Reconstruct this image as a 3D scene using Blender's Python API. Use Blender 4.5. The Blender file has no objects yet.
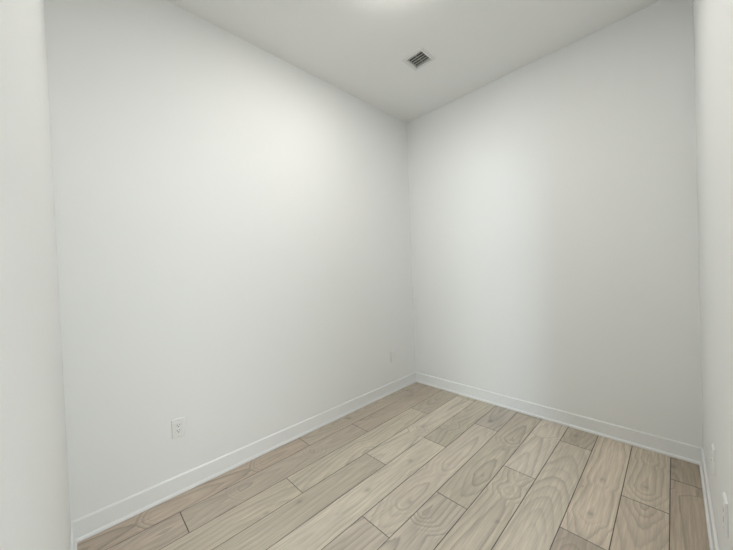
import bpy, bmesh, math, random
from mathutils import Matrix, Vector
random.seed(4)
S = bpy.context.scene
C = S.collection

# ------------------------------------------------------------------ camera
W, L, H = 2.233, 2.864, 3.0           # room: x 0..W, y -L..0, z 0..H
R = Vector((0.69651063, 0.71655209, -0.03776316))
U = Vector((0.01717747, 0.03596232, 0.99920551))
F = Vector((-0.71734084, 0.69660593, -0.01273959))
cd = bpy.data.cameras.new('camera'); cam = bpy.data.objects.new('camera', cd); C.objects.link(cam)
cd.sensor_fit = 'HORIZONTAL'; cd.sensor_width = 36; cd.lens = 36 * 298.44 / 733
cd.clip_start = 0.01; cd.clip_end = 100
cam.matrix_world = Matrix(((R.x, U.x, -F.x, 2.1221), (R.y, U.y, -F.y, -2.7994), (R.z, U.z, -F.z, 1.3059), (0, 0, 0, 1)))
S.camera = cam

# ------------------------------------------------------------------ world, light, exposure
S.view_settings.view_transform = 'Standard'; S.view_settings.look = 'None'
S.view_settings.gamma = 1; S.view_settings.use_curve_mapping = False
S.view_settings.exposure = 0.0
GLOW = 86.0
DAY_W = 32
WIDE_W = 150
HALL_W = 54
w = bpy.data.worlds.new('world'); S.world = w; w.use_nodes = True
w.node_tree.nodes['Background'].inputs[0].default_value = (0.72, 0.84, 1.0, 1)
w.node_tree.nodes['Background'].inputs[1].default_value = 1.0

def area(name, loc, direction, sx, sy, power, color, spread=math.pi):
    d = bpy.data.lights.new(name, 'AREA'); d.shape = 'RECTANGLE'; d.size = sx; d.size_y = sy
    d.energy = power; d.color = color; d.spread = spread
    o = bpy.data.objects.new(name, d); C.objects.link(o); o.location = loc
    o.rotation_euler = Vector(direction).to_track_quat('-Z', 'Y').to_euler()
    return o
# daylight entering by the tall window of the adjoining hall, plus two added fill lamps out of view
DOOR0, DOOR1, DOORH = -2.76, -1.86, 2.12
area('window_daylight', (4.18, -6.36, 1.30), (-0.42, 0.91, -0.02), 0.30, 2.0, DAY_W, (0.70, 0.83, 1.0))
area('wide_fill', (5.0, -6.42, 1.15), (-0.50, 0.86, -0.35), 1.3, 1.7, WIDE_W, (0.86, 0.93, 1.0))  # added broad fill that lifts the back wall, set before the hall window
area('hall_fill', (5.60, -2.30, 1.50), (-1, 0.15, -0.45), 1.8, 2.0, HALL_W, (0.93, 0.97, 1.0))  # added ambient fill hung inside the hall, with no window of its own

# ------------------------------------------------------------------ materials
def nt(name):
    m = bpy.data.materials.new(name); m.use_nodes = True
    t = m.node_tree; b = t.nodes['Principled BSDF']
    return m, t, b
def plain(name, col, rough=0.5, bump=0.0, scale=400, spec=0.5, var=0.0):
    m, t, b = nt(name)
    b.inputs['Base Color'].default_value = (*col, 1); b.inputs['Roughness'].default_value = rough
    b.inputs['Specular IOR Level'].default_value = spec
    g = t.nodes.new('ShaderNodeNewGeometry')
    n = t.nodes.new('ShaderNodeTexNoise'); n.inputs['Scale'].default_value = scale; n.inputs['Detail'].default_value = 3
    t.links.new(g.outputs['Position'], n.inputs['Vector'])
    if bump:
        k = t.nodes.new('ShaderNodeBump'); k.inputs['Strength'].default_value = bump; k.inputs['Distance'].default_value = 0.001
        t.links.new(n.outputs['Fac'], k.inputs['Height']); t.links.new(k.outputs['Normal'], b.inputs['Normal'])
    if var:
        r = t.nodes.new('ShaderNodeMapRange'); r.inputs['To Min'].default_value = 1 - var; r.inputs['To Max'].default_value = 1 + var
        t.links.new(n.outputs['Fac'], r.inputs['Value'])
        v = t.nodes.new('ShaderNodeVectorMath'); v.operation = 'SCALE'; v.inputs[0].default_value = col
        t.links.new(r.outputs[0], v.inputs['Scale']); t.links.new(v.outputs[0], b.inputs['Base Color'])
    return m
M_wall = plain('wall_paint', (0.875, 0.895, 0.885), 0.75, 0.35, 260, 0.3, 0.035)
M_ceil = plain('ceiling_paint', (0.92, 0.93, 0.92), 0.9, 0.2, 300, 0.2, 0.02)
M_trim = plain('trim_paint', (0.88, 0.90, 0.895), 0.35, 0.0, 100, 0.5, 0.01)
M_plate = plain('white_plastic', (0.87, 0.885, 0.87), 0.3)
M_slot = plain('dark_slot', (0.05, 0.05, 0.048), 0.6)
M_screw = plain('painted_screw', (0.74, 0.75, 0.73), 0.4)
M_vent = plain('vent_enamel', (0.80, 0.81, 0.79), 0.45)
M_louver = plain('louver_enamel', (0.42, 0.42, 0.40), 0.5)
M_duct = plain('dark_duct', (0.04, 0.04, 0.038), 0.7)
M_hall = plain('hall_paint', (0.88, 0.88, 0.86), 0.8, 0.2, 260)
M_sub = plain('subfloor_shadow_gap', (0.06, 0.05, 0.042), 0.9)

def glow(name, col, s):
    m, t, b = nt(name); b.inputs['Base Color'].default_value = (0.9, 0.9, 0.88, 1)
    b.inputs['Emission Color'].default_value = (*col, 1); b.inputs['Emission Strength'].default_value = s
    return m

def wood():
    m, t, b = nt('laminate_oak'); N = t.nodes; K = t.links
    def at(n):
        a = N.new('ShaderNodeAttribute'); a.attribute_name = n; return a
    def mth(op, a, b_=None, c=None):
        x = N.new('ShaderNodeMath'); x.operation = op
        for i, v in enumerate((a, b_, c)):
            if v is None: continue
            if isinstance(v, (int, float)): x.inputs[i].default_value = v
            else: K.new(v, x.inputs[i])
        return x.outputs[0]
    def noise(vec, scale, detail=3, rough=0.5):
        n = N.new('ShaderNodeTexNoise'); n.inputs['Scale'].default_value = scale
        n.inputs['Detail'].default_value = detail; n.inputs['Roughness'].default_value = rough
        K.new(vec, n.inputs['Vector']); return n.outputs['Fac']
    tone = at('tone').outputs['Color']
    g = at('grain'); sp = N.new('ShaderNodeSeparateXYZ'); K.new(g.outputs['Vector'], sp.inputs[0])
    gv, gd, seed = sp.outputs                       # v-v0 across (m), ring depth, seed
    geo = N.new('ShaderNodeNewGeometry'); pp = N.new('ShaderNodeSeparateXYZ'); K.new(geo.outputs['Position'], pp.inputs[0])
    def vec(sx, sy, sz=1.0):
        c = N.new('ShaderNodeCombineXYZ')
        K.new(mth('MULTIPLY', pp.outputs[0], sx), c.inputs[0]); K.new(mth('MULTIPLY', pp.outputs[1], sy), c.inputs[1])
        K.new(mth('MULTIPLY', seed, sz), c.inputs[2]); return c.outputs[0]
    fine = noise(vec(190, 6, 37), 1, 5, 0.7)
    mid = noise(vec(100, 3.0, 23), 1, 3, 0.55)
    warp = noise(vec(12, 2.4, 11), 1, 3, 0.5)
    blotch = noise(vec(9, 2.0, 7), 1, 2, 0.5)
    av = mth('ABSOLUTE', gv)
    a = mth('POWER', mth('MULTIPLY', av, 1 / 0.066), 1.6)
    d = mth('POWER', mth('MAXIMUM', gd, 0.0), 1.6)
    r = mth('POWER', mth('ADD', a, d), 1 / 1.6)
    r = mth('ADD', r, mth('MULTIPLY', mth('SUBTRACT', warp, 0.5), 0.32))
    ph = mth('ADD', mth('MULTIPLY', r, 2.35), mth('MULTIPLY', mid, 0.35))
    idx = mth('FLOOR', ph)
    wn = N.new('ShaderNodeTexWhiteNoise'); wn.noise_dimensions = '2D'
    wc = N.new('ShaderNodeCombineXYZ'); K.new(idx, wc.inputs[0]); K.new(seed, wc.inputs[1]); K.new(wc.outputs[0], wn.inputs['Vector'])
    rw = mth('ADD', 0.45, mth('MULTIPLY', wn.outputs['Value'], 0.55))
    fr = mth('FRACT', ph)                            # saw-tooth ring: slow rise, sharp late-wood line
    line = mth('MULTIPLY', rw, mth('SMOOTH_MIN', mth('MULTIPLY', fr, 1.1), mth('MULTIPLY', mth('SUBTRACT', 1.0, fr), 6.0), 0.1))
    mod = N.new('ShaderNodeMapRange'); K.new(mid, mod.inputs['Value'])
    mod.inputs['From Min'].default_value = 0.25; mod.inputs['From Max'].default_value = 0.7
    mod.inputs['To Min'].default_value = 0.35; mod.inputs['To Max'].default_value = 1.0
    # base factor
    f = mth('SUBTRACT', 1.10, mth('MULTIPLY', mth('MULTIPLY', mth('POWER', mth('MAXIMUM', line, 0.0), 2.2), 0.64), mod.outputs[0]))
    f = mth('MULTIPLY', f, mth('ADD', 0.62, mth('MULTIPLY', fine, 0.80)))
    f = mth('MULTIPLY', f, mth('ADD', 0.74, mth('MULTIPLY', mid, 0.52)))
    f = mth('MULTIPLY', f, mth('ADD', 0.82, mth('MULTIPLY', blotch, 0.36)))
    kn = at('knot').outputs['Fac']
    f = mth('MULTIPLY', f, mth('SUBTRACT', 1.0, mth('MULTIPLY', kn, 0.35)))
    sc = N.new('ShaderNodeVectorMath'); sc.operation = 'SCALE'; K.new(tone, sc.inputs[0]); K.new(f, sc.inputs['Scale'])
    K.new(sc.outputs[0], b.inputs['Base Color'])
    b.inputs['Roughness'].default_value = 0.48; b.inputs['Specular IOR Level'].default_value = 0.35
    bp = N.new('ShaderNodeBump'); bp.inputs['Strength'].default_value = 0.25; bp.inputs['Distance'].default_value = 0.0006
    K.new(fine, bp.inputs['Height']); K.new(bp.outputs['Normal'], b.inputs['Normal'])
    return m
M_wood = wood()

# ------------------------------------------------------------------ helpers
def obj(name, bm, mats, parent=None, smooth=False, **props):
    me = bpy.data.meshes.new(name); bmesh.ops.recalc_face_normals(bm, faces=bm.faces)
    bm.to_mesh(me); bm.free()
    for m in (mats if isinstance(mats, (list, tuple)) else [mats]): me.materials.append(m)
    if smooth:
        for p in me.polygons: p.use_smooth = True
    o = bpy.data.objects.new(name, me); C.objects.link(o); o.parent = parent
    for k, v in props.items(): o[k] = v
    return o
def empty(name, loc, label, cat, group=None):
    o = bpy.data.objects.new(name, None); C.objects.link(o); o.location = loc; o.empty_display_size = 0.05
    o['label'] = label; o['category'] = cat
    if group: o['group'] = group
    return o
def box(bm, a, b, bev=0.0, seg=1, mat=0):
    a, b = Vector(a), Vector(b)
    v = bmesh.ops.create_cube(bm, size=1)['verts']
    for q in v: q.co = Vector(((a[i] + b[i]) / 2 + q.co[i] * abs(b[i] - a[i]) for i in range(3)))
    if bev:
        es = {e for q in v for e in q.link_edges}
        bmesh.ops.bevel(bm, geom=list(es), offset=bev, segments=seg, affect='EDGES', profile=0.6)
    return bm
def cyl(bm, c, r, depth, axis='Z', seg=20, r2=None):
    rot = {'Z': Matrix(), 'X': Matrix.Rotation(math.pi / 2, 4, 'Y'), 'Y': Matrix.Rotation(math.pi / 2, 4, 'X')}[axis]
    bmesh.ops.create_cone(bm, cap_ends=True, segments=seg, radius1=r, radius2=r if r2 is None else r2, depth=depth,
                          matrix=Matrix.Translation(c) @ rot)
    return bm
def quad(bm, pts):
    bm.faces.new([bm.verts.new(p) for p in pts])
ST = dict(kind='structure')

# ------------------------------------------------------------------ shell
T = 0.12
bm = bmesh.new(); box(bm, (-T, -L - T, -0.02), (0, T, H + T)); obj('wall_left', bm, M_wall, **ST)
bm = bmesh.new(); box(bm, (0, 0, -0.02), (W, T, H + T)); obj('wall_back', bm, M_wall, **ST)
bm = bmesh.new(); box(bm, (0, -L - T, -0.02), (W, -L, H + T)); obj('wall_near', bm, M_wall, **ST)
bm = bmesh.new()                                          # right wall with the doorway beside the camera
box(bm, (W, DOOR1, -0.02), (W + T, T, H + T)); box(bm, (W, -L - T, -0.02), (W + T, DOOR0, H + T))
box(bm, (W, DOOR0, DOORH), (W + T, DOOR1, H + T)); obj('wall_right', bm, M_wall, **ST)
# ceiling, with the square duct hole
VX0, VX1, VY0, VY1 = 0.643, 0.787, -0.826, -0.682
bm = bmesh.new()
for (x0, x1, y0, y1) in ((0, VX0, -L, 0), (VX1, W, -L, 0), (VX0, VX1, -L, VY0), (VX0, VX1, VY1, 0)):
    box(bm, (x0, y0, H), (x1, y1, H + 0.015))
obj('ceiling', bm, M_ceil, **ST)

# ------------------------------------------------------------------ floor: planks laid along y, each a bevelled board
PW, X0 = 0.1911, -0.0155
joint = {0: [-1.576, -0.286], 1: [-2.432, -1.146], 2: [-1.880, -0.577], 3: [-2.64, -1.354, -0.064], 4: [-2.20, -0.911],
         5: [-1.750, -0.455], 6: [-2.62, -1.332, -0.04], 7: [-2.13, -0.837], 8: [-1.57, -0.279], 9: [-2.41, -1.121],
         10: [-1.95, -0.658], 11: [-1.60, -0.302]}
def srgb(c, k=1.0): return tuple(k * m * ((x / 255) / 12.92 if x / 255 < 0.04045 else ((x / 255 + 0.055) / 1.055) ** 2.4) for x, m in zip(c, (1, 1.018, 1.05)))
TONE = {(0, 0): (168, 154, 138), (0, 1): (166, 155, 140), (0, 2): (166, 155, 140),
        (1, 0): (168, 155, 140), (1, 1): (167, 156, 141), (1, 2): (166, 154, 139),
        (2, 0): (176, 166, 149), (2, 1): (178, 169, 152), (2, 2): (170, 161, 145),
        (3, 1): (171, 162, 146), (3, 2): (185, 176, 160), (3, 3): (178, 170, 152),
        (4, 1): (186, 177, 161), (4, 2): (172, 164, 147),
        (5, 0): (172, 162, 148), (5, 1): (182, 172, 157), (5, 2): (168, 159, 146),
        (6, 1): (174, 165, 151), (6, 2): (171, 162, 146),
        (7, 1): (177, 167, 151), (7, 2): (184, 174, 159),
        (8, 1): (178, 168, 152), (8, 2): (166, 156, 140),
        (9, 1): (160, 148, 134), (9, 2): (188, 175, 157),
        (10, 1): (176, 163, 146), (10, 2): (177, 165, 147),
        (11, 1): (158, 145, 128), (11, 2): (150, 138, 121)}
# ring profiles: list of (y, depth) along the board and the offset of the board's heart across it
GR = {(9, 2): (0.004, [(-1.12, 1.1), (-1.0, 0.7), (-0.955, 0.15), (-0.66, 0.6), (-0.60, 0.15), (-0.35, 0.4), (-0.2, 0.35), (0, 0.7)]),
      (10, 2): (0.0, [(-0.66, 1.4), (-0.57, 0.7), (-0.52, 0.15), (-0.22, 0.55), (-0.16, 0.15), (0, 0.35)]),
      (10, 1): (0.0, [(-1.6, 2.8), (-1.0, 1.6), (-0.8, 0.9), (-0.70, 0.2), (-0.66, 0.0)]),
      (8, 1): (0.004, [(-1.57, 0.1), (-1.25, 0.5), (-1.05, 1.2), (-0.85, 1.9), (-0.6, 2.9), (-0.28, 3.6)]),
      (7, 1): (0.015, [(-1.7, 0.6), (-1.3, 0.9), (-1.12, 1.1), (-1.05, 0.4), (-0.97, 0.9), (-0.9, 0.5), (-0.84, 0.1)]),
      (5, 1): (0.02, [(-1.75, 1.6), (-1.60, 0.9), (-1.55, 0.2), (-1.38, 0.4), (-1.2, 1.1), (-1.08, 0.25), (-0.9, 0.3), (-0.6, 0.8), (-0.45, 1.2)]),
      (4, 1): (-0.01, [(-2.2, 0.4), (-1.9, 0.9), (-1.7, 0.3), (-1.3, 1.1), (-1.0, 0.6), (-0.9, 0.9)])}
KNOT = [(9, -0.925, 0.0, 0.012), (9, -0.575, 0.0, 0.010), (10, -0.49, 0.005, 0.012), (11, -0.145, 0.0, 0.022), (8, -0.13, 0.0, 0.018),
        (9, -0.72, -0.075, 0.007), (4, -1.60, 0.0, 0.016), (4, -1.21, 0.01, 0.013), (3, -0.78, -0.01, 0.012), (5, -0.33, 0.0, 0.014),
        (2, -1.15, 0.01, 0.010), (1, -0.95, 0.02, 0.010), (5, -1.50, 0.02, 0.010), (7, -1.30, 0.03, 0.010), (0, -1.10, 0.02, 0.012),
        (3, -1.93, 0.01, 0.012), (2, -2.1, -0.01, 0.012), (6, -0.66, 0.0, 0.010)]
me = bpy.data.meshes.new('floor')
vs, fs, A_t, A_g, A_k, mi = [], [], [], [], [], []
G, BV, BD = 0.0010, 0.0022, 0.0016
XE = [0.0, 0.03, 0.06, 0.08, 0.0955, 0.111, 0.131, 0.161, 0.1911]
for row in range(12):
    xa, xb = X0 + PW * row, X0 + PW * (row + 1)
    xa2, xb2 = max(xa, -0.01), min(xb, W + 0.01)
    if row == 11: xb2 = W + 0.01
    ys = [-L - 0.01] + joint[row] + [0.01]
    for j in range(len(ys) - 1):
        y0, y1 = ys[j], ys[j + 1]
        tone = srgb(TONE.get((row, j), (170, 160, 146)), 1.29)
        rnd = random.Random(row * 17 + j)
        if (row, j) in GR: v0, prof = GR[(row, j)]
        else:
            v0 = rnd.uniform(-0.035, 0.035); prof = []
            y = y0 - 0.2; dd = rnd.uniform(0.5, 1.2)
            while y < y1 + 0.3:
                up = 1 if rnd.random() < 0.5 else -1
                st, qk, pk = rnd.uniform(0.35, 0.75), rnd.uniform(0.05, 0.10), dd + rnd.uniform(0.7, 1.3)
                prof += [(y, dd), (y + (st if up > 0 else qk), pk)]; y += st + qk
                dd = rnd.uniform(0.1, 0.9)
            if rnd.random() < 0.3: v0 += rnd.choice((-0.09, 0.09))
        def depth(y):
            if y <= prof[0][0]: return prof[0][1]
            for (ya, da), (yb, db) in zip(prof, prof[1:]):
                if ya <= y <= yb: return da + (db - da) * (y - ya) / (yb - ya)
            return prof[-1][1]
        seed = rnd.uniform(0, 10)
        p1, p2 = rnd.uniform(0, 6.28), rnd.uniform(0, 6.28)
        kn = [k for k in KNOT if k[0] == row and y0 < k[1] < y1]
        ny = max(2, int((y1 - y0) / 0.012))
        X = [xa2 + G, xa2 + G + BV] + [xa + e for e in XE[1:-1] if xa2 + 0.01 < xa + e < xb2 - 0.01]
        k = 3
        X = sorted(set([xa2 + G, xa2 + G + BV] + [xa + PW * i / 16 for i in range(1, 16) if xa2 + 0.004 < xa + PW * i / 16 < xb2 - 0.004] + [xb2 - G - BV, xb2 - G]))
        Y = [y0 + G, y0 + G + BV] + [y0 + (y1 - y0) * i / ny for i in range(1, ny)] + [y1 - G - BV, y1 - G]
        base = len(vs)
        for iy, y in enumerate(Y):
            wob = 0.006 * math.sin(y * 5 + p1) + 0.003 * math.sin(y * 13 + p2)
            for ix, x in enumerate(X):
                edge = ix in (0, len(X) - 1) or iy in (0, len(Y) - 1)
                vs.append((x, y, -BD if edge else 0.0))
                A_t.append(tuple(q * 0.55 for q in tone) if edge else tone); A_g.append((x - (xa + PW / 2) - v0 - wob, depth(y), seed))
                kv = 0.0
                for (_, ky, kx, kr) in kn:
                    q = math.hypot((x - xa - PW / 2 - kx - v0 - wob) / kr, (y - ky) / (kr * 1.5)); kv = max(kv, math.exp(-q * q))
                A_k.append(kv)
        nx = len(X)
        for iy in range(len(Y) - 1):
            for ix in range(nx - 1):
                a = base + iy * nx + ix
                fs.append((a, a + 1, a + nx + 1, a + nx)); mi.append(0)
        # board edges
        ring = [base + i for i in range(nx)] + [base + i * nx + nx - 1 for i in range(1, len(Y))] + \
               [base + (len(Y) - 1) * nx + i for i in range(nx - 2, -1, -1)] + [base + i * nx for i in range(len(Y) - 2, 0, -1)]
        b2 = len(vs)
        for r_ in ring:
            vs.append((vs[r_][0], vs[r_][1], -0.012)); A_t.append(tone); A_g.append(A_g[r_]); A_k.append(0)
        n = len(ring)
        for i in range(n):
            fs.append((ring[i], b2 + i, b2 + (i + 1) % n, ring[(i + 1) % n])); mi.append(1)
b = len(vs)                                                # subfloor under the boards
vs += [(-0.01, -L - 0.01, -0.0118), (W + 0.01, -L - 0.01, -0.0118), (W + 0.01, 0.01, -0.0118), (-0.01, 0.01, -0.0118)]
A_t += [(0, 0, 0)] * 4; A_g += [(0, 0, 0)] * 4; A_k += [0] * 4
fs.append((b, b + 1, b + 2, b + 3)); mi.append(1)
me.from_pydata(vs, [], fs)
me.materials.append(M_wood); me.materials.append(M_sub)
me.polygons.foreach_set('material_index', mi)
a = me.attributes.new('tone', 'FLOAT_COLOR', 'POINT'); a.data.foreach_set('color', [c for t in A_t for c in (*t, 1)])
a = me.attributes.new('grain', 'FLOAT_VECTOR', 'POINT'); a.data.foreach_set('vector', [c for t in A_g for c in t])
a = me.attributes.new('knot', 'FLOAT', 'POINT'); a.data.foreach_set('value', A_k)
o = bpy.data.objects.new('floor', me); C.objects.link(o); o['kind'] = 'structure'

# ------------------------------------------------------------------ baseboards with shoe moulding
BH, BT, SH, STK = 0.110, 0.010, 0.019, 0.0095
def sweep(bm, prof, path):
    # prof: list of (distance from wall, z); path: list of (point, inward offset direction) with mitres already in the direction
    rows = [[bm.verts.new((p[0] + n[0] * d, p[1] + n[1] * d, z)) for d, z in prof] for p, n in path]
    for r0, r1 in zip(rows, rows[1:]):
        for i in range(len(prof)):
            k = (i + 1) % len(prof); bm.faces.new((r0[i], r1[i], r1[k], r0[k]))
    bm.faces.new(rows[0]); bm.faces.new(rows[-1][::-1])
board = [(0.0005, 0.001), (BT, 0.001), (BT, BH - 0.006), (BT - 0.006, BH - 0.001), (BT - 0.007, BH), (0.0005, BH)]
sb = BT + 0.0003
shoe = [(sb, 0.0008), (sb + STK, 0.0008), (sb + STK, 0.007)] + \
       [(sb + STK * math.cos(t), 0.007 + (SH - 0.007) * math.sin(t)) for t in [math.radians(q) for q in (20, 40, 60, 80)]] + [(sb, SH)]
def base(name, path):
    bm = bmesh.new(); sweep(bm, board, path); o = obj(name, bm, M_trim, **ST)
    bm = bmesh.new(); sweep(bm, shoe, path); obj('shoe_moulding', bm, M_trim, o)
CAS = 0.07
base('baseboard_left', [((0, -L), (1, 1)), ((0, 0), (1, -1))])
base('baseboard_back', [((0, 0), (1, -1)), ((W, 0), (-1, -1))])
base('baseboard_right', [((W, 0), (-1, -1)), ((W, DOOR1 + CAS), (-1, 0))])
base('baseboard_near', [((W, -L), (-1, 1)), ((0, -L), (1, 1))])

# door casing round the opening (beside and behind the camera)
bm = bmesh.new()
for x0, x1 in ((W - 0.014, W - 0.0002), (W + T + 0.0002, W + T + 0.014)):
    box(bm, (x0, DOOR1, 0.001), (x1, DOOR1 + CAS, DOORH + CAS), 0.002)
    box(bm, (x0, DOOR0 - CAS, 0.001), (x1, DOOR0, DOORH + CAS), 0.002)
    box(bm, (x0, DOOR0, DOORH), (x1, DOOR1, DOORH + CAS), 0.002)
obj('trim_1', bm, M_trim, **ST)

# adjoining hall: floor, ceiling, walls and the tall window the daylight comes by
HX0, HX1, HY0, HY1 = W + T, 6.2, -6.6, 0.12
bm = bmesh.new(); box(bm, (W + 0.011, DOOR0, -0.012), (HX0, DOOR1, 0.0)); box(bm, (HX0, HY0, -0.012), (HX1, HY1, 0.0)); obj('floor_hall', bm, plain('hall_laminate', (0.36, 0.32, 0.26), 0.45, 0, 60, 0.4, 0.1), **ST)
bm = bmesh.new(); box(bm, (HX0, HY0, 2.75), (HX1, HY1, 2.80)); obj('ceiling_hall', bm, M_hall, **ST)
bm = bmesh.new(); box(bm, (HX1, HY0, -0.02), (HX1 + 0.1, HY1, 2.8)); obj('wall_hall_side', bm, M_hall, **ST)
bm = bmesh.new(); box(bm, (HX0, HY1, -0.02), (HX1, HY1 + 0.1, 2.8)); obj('wall_hall_back', bm, M_hall, **ST)
bm = bmesh.new(); box(bm, (HX0 - 0.1, HY0, -0.02), (HX0, -L - T, 2.8)); obj('wall_hall_inner', bm, M_hall, **ST)
bm = bmesh.new(); box(bm, (HX0 - 0.1, HY0 - 0.1, -0.02), (3.9, HY0, 2.8)); box(bm, (5.9, HY0 - 0.1, -0.02), (HX1 + 0.1, HY0, 2.8))
box(bm, (3.9, HY0 - 0.1, 2.35), (5.9, HY0, 2.8)); box(bm, (3.9, HY0 - 0.1, -0.02), (5.9, HY0, 0.12)); obj('wall_hall_near', bm, M_hall, **ST)
bm = bmesh.new()
for a_, b_ in (((3.9, 0.12), (3.95, 2.35)), ((5.85, 0.12), (5.9, 2.35)), ((3.95, 0.12), (5.85, 0.17)), ((3.95, 2.30), (5.85, 2.35)), ((4.475, 0.17), (4.52, 2.30))):
    box(bm, (a_[0], HY0 - 0.07, a_[1]), (b_[0], HY0 - 0.03, b_[1]), 0.003)
obj('window_1', bm, M_trim, **ST)

# ------------------------------------------------------------------ ceiling light (flush drum, centre of the room, just above the frame)
LX, LY = W / 2, -1.52
t = empty('ceiling_light', (LX, LY, H), 'round flush white ceiling light in the middle of the ceiling', 'ceiling light')
bm = bmesh.new(); cyl(bm, (0, 0, -0.0105), 0.150, 0.021, seg=64); obj('base_ring', bm, M_vent, t)
bm = bmesh.new(); cyl(bm, (0, 0, -0.0285), 0.1375, 0.0145, seg=64, r2=0.1375); obj('diffuser', bm, glow('light_diffuser', (1.0, 0.95, 0.90), GLOW), t)

# ------------------------------------------------------------------ ceiling register
t = empty('ceiling_vent', ((VX0 + VX1) / 2, (VY0 + VY1) / 2, H), 'small square white air vent with grey louvers on the ceiling', 'air vent')
hx, hy, ox, oy = (VX1 - VX0) / 2, (VY1 - VY0) / 2, 0.098, 0.092
bm = bmesh.new()
pr = [(1.0, -0.0003), (1.0, -0.003), (0.93, -0.006), (0.60, -0.0055), (0.45, -0.0070), (0.10, -0.0060), (0.0, -0.0035), (0.0, 0.003), (0.1, -0.0003)]
rings = []
for s, z in pr:
    x, y = hx - 0.002 + (ox - hx + 0.002) * s, hy - 0.002 + (oy - hy + 0.002) * s
    rings.append([bm.verts.new(p) for p in ((x, y, z), (-x, y, z), (-x, -y, z), (x, -y, z))])
for r0, r1 in zip(rings, rings[1:] + rings[:1]):
    for i in range(4): bm.faces.new((r0[i], r0[(i + 1) % 4], r1[(i + 1) % 4], r1[i]))
obj('frame', bm, M_vent, t)
bm = bmesh.new()
for a_, b_ in (((-hx, -hy), (-hx + .002, hy)), ((hx - .002, -hy), (hx, hy)), ((-hx, -hy), (hx, -hy + .002)), ((-hx, hy - .002), (hx, hy))):
    box(bm, (a_[0] * 0.999, a_[1] * 0.999, 0.016), (b_[0] * 0.999, b_[1] * 0.999, 0.20))
box(bm, (-hx, -hy, 0.20), (hx, hy, 0.203))
obj('duct', bm, M_duct, t)
for k in range(5):
    y = -hy + 0.017 + k * (2 * hy - 0.034) / 4
    bm = bmesh.new(); v = box(bm, (-hx + 0.003, -0.0065, -0.0006), (hx - 0.003, 0.0065, 0.0006))
    bmesh.ops.rotate(bm, verts=bm.verts, cent=(0, 0, 0), matrix=Matrix.Rotation(math.radians(-3), 3, 'X'))
    bmesh.ops.translate(bm, verts=bm.verts, vec=(0, y, 0.002))
    obj('louver', bm, M_louver, t)
bm = bmesh.new(); box(bm, (-0.0015, -hy + 0.003, 0.008), (0.0015, hy - 0.003, 0.010)); obj('crossbar', bm, M_louver, t)

# ------------------------------------------------------------------ wall plates.  local frame: +x out of the wall, y along it, z up
def ring_plate(bm, hw, hh, iw, ih, th):
    for s in (1,):
        prs = [(hw, hh, 0.0003), (hw, hh, th * 0.35), (hw - 0.0035, hh - 0.0035, th), (iw + 0.0006, ih + 0.0006, th), (iw, ih, th - 0.0008), (iw, ih, 0.0003)]
        rr = [[bm.verts.new(p) for p in ((z, -y, -h), (z, y, -h), (z, y, h), (z, -y, h))] for y, h, z in prs]
        for r0, r1 in zip(rr, rr[1:] + rr[:1]):
            for i in range(4): bm.faces.new((r0[i], r0[(i + 1) % 4], r1[(i + 1) % 4], r1[i]))
def wall_plate(name, loc, rz, label, cat, kind, w_=0.070, h_=0.114, group=None, th=0.0075):
    t = empty(name, loc, label, cat, group); t.rotation_euler = (0, 0, rz)
    bm = bmesh.new(); ring_plate(bm, w_ / 2, h_ / 2, 0.0168, 0.0335, th); obj('cover_plate', bm, M_plate, t)
    bm = bmesh.new()
    box(bm, (0.0004, -0.0163, -0.0330), (0.0083, 0.0163, 0.0330), 0.0008)
    face = obj('receptacle' if kind == 'outlet' else 'insert', bm, M_plate, t)
    if kind == 'outlet':
        for zc in (0.0165, -0.0165):
            for yy, hh in ((-0.0062, 0.0042), (0.0062, 0.0034)):
                bm = bmesh.new(); box(bm, (0.0079, yy - 0.0014, zc + 0.002 - hh), (0.00855, yy + 0.0014, zc + 0.002 + hh)); obj('slot', bm, M_slot, face)
            bm = bmesh.new(); cyl(bm, (0.00820, 0, zc - 0.0085), 0.0030, 0.0006, 'X', 14); obj('ground_hole', bm, M_slot, face)
    else:
        bm = bmesh.new(); cyl(bm, (0.0098, 0, 0), 0.0048, 0.0035, 'X', 16); obj('jack', bm, M_plate, face)
    for zc in (0.0475, -0.0475):
        bm = bmesh.new(); cyl(bm, (0.0077, 0, zc), 0.0028, 0.0010, 'X', 14); obj('screw', bm, M_screw, t)
    return t
wall_plate('electrical_outlet', (0, -2.388, 0.397), 0, 'white electrical outlet with dark slots, low on the left wall', 'outlet', 'outlet')
wall_plate('wall_plate', (0, -0.392, 0.381), 0, 'small white wall plate low on the left wall near the back corner', 'wall plate', 'jack', h_=0.118, th=0.0095)
wall_plate('wall_plate', (W, -0.835, 0.427), math.pi, 'faint white wall plate low on the right wall near its back corner', 'wall plate', 'jack')
wall_plate('electrical_outlet', (W, -1.262, 0.442), math.pi, 'white outlet plate nearest the camera on the right wall', 'outlet', 'outlet')
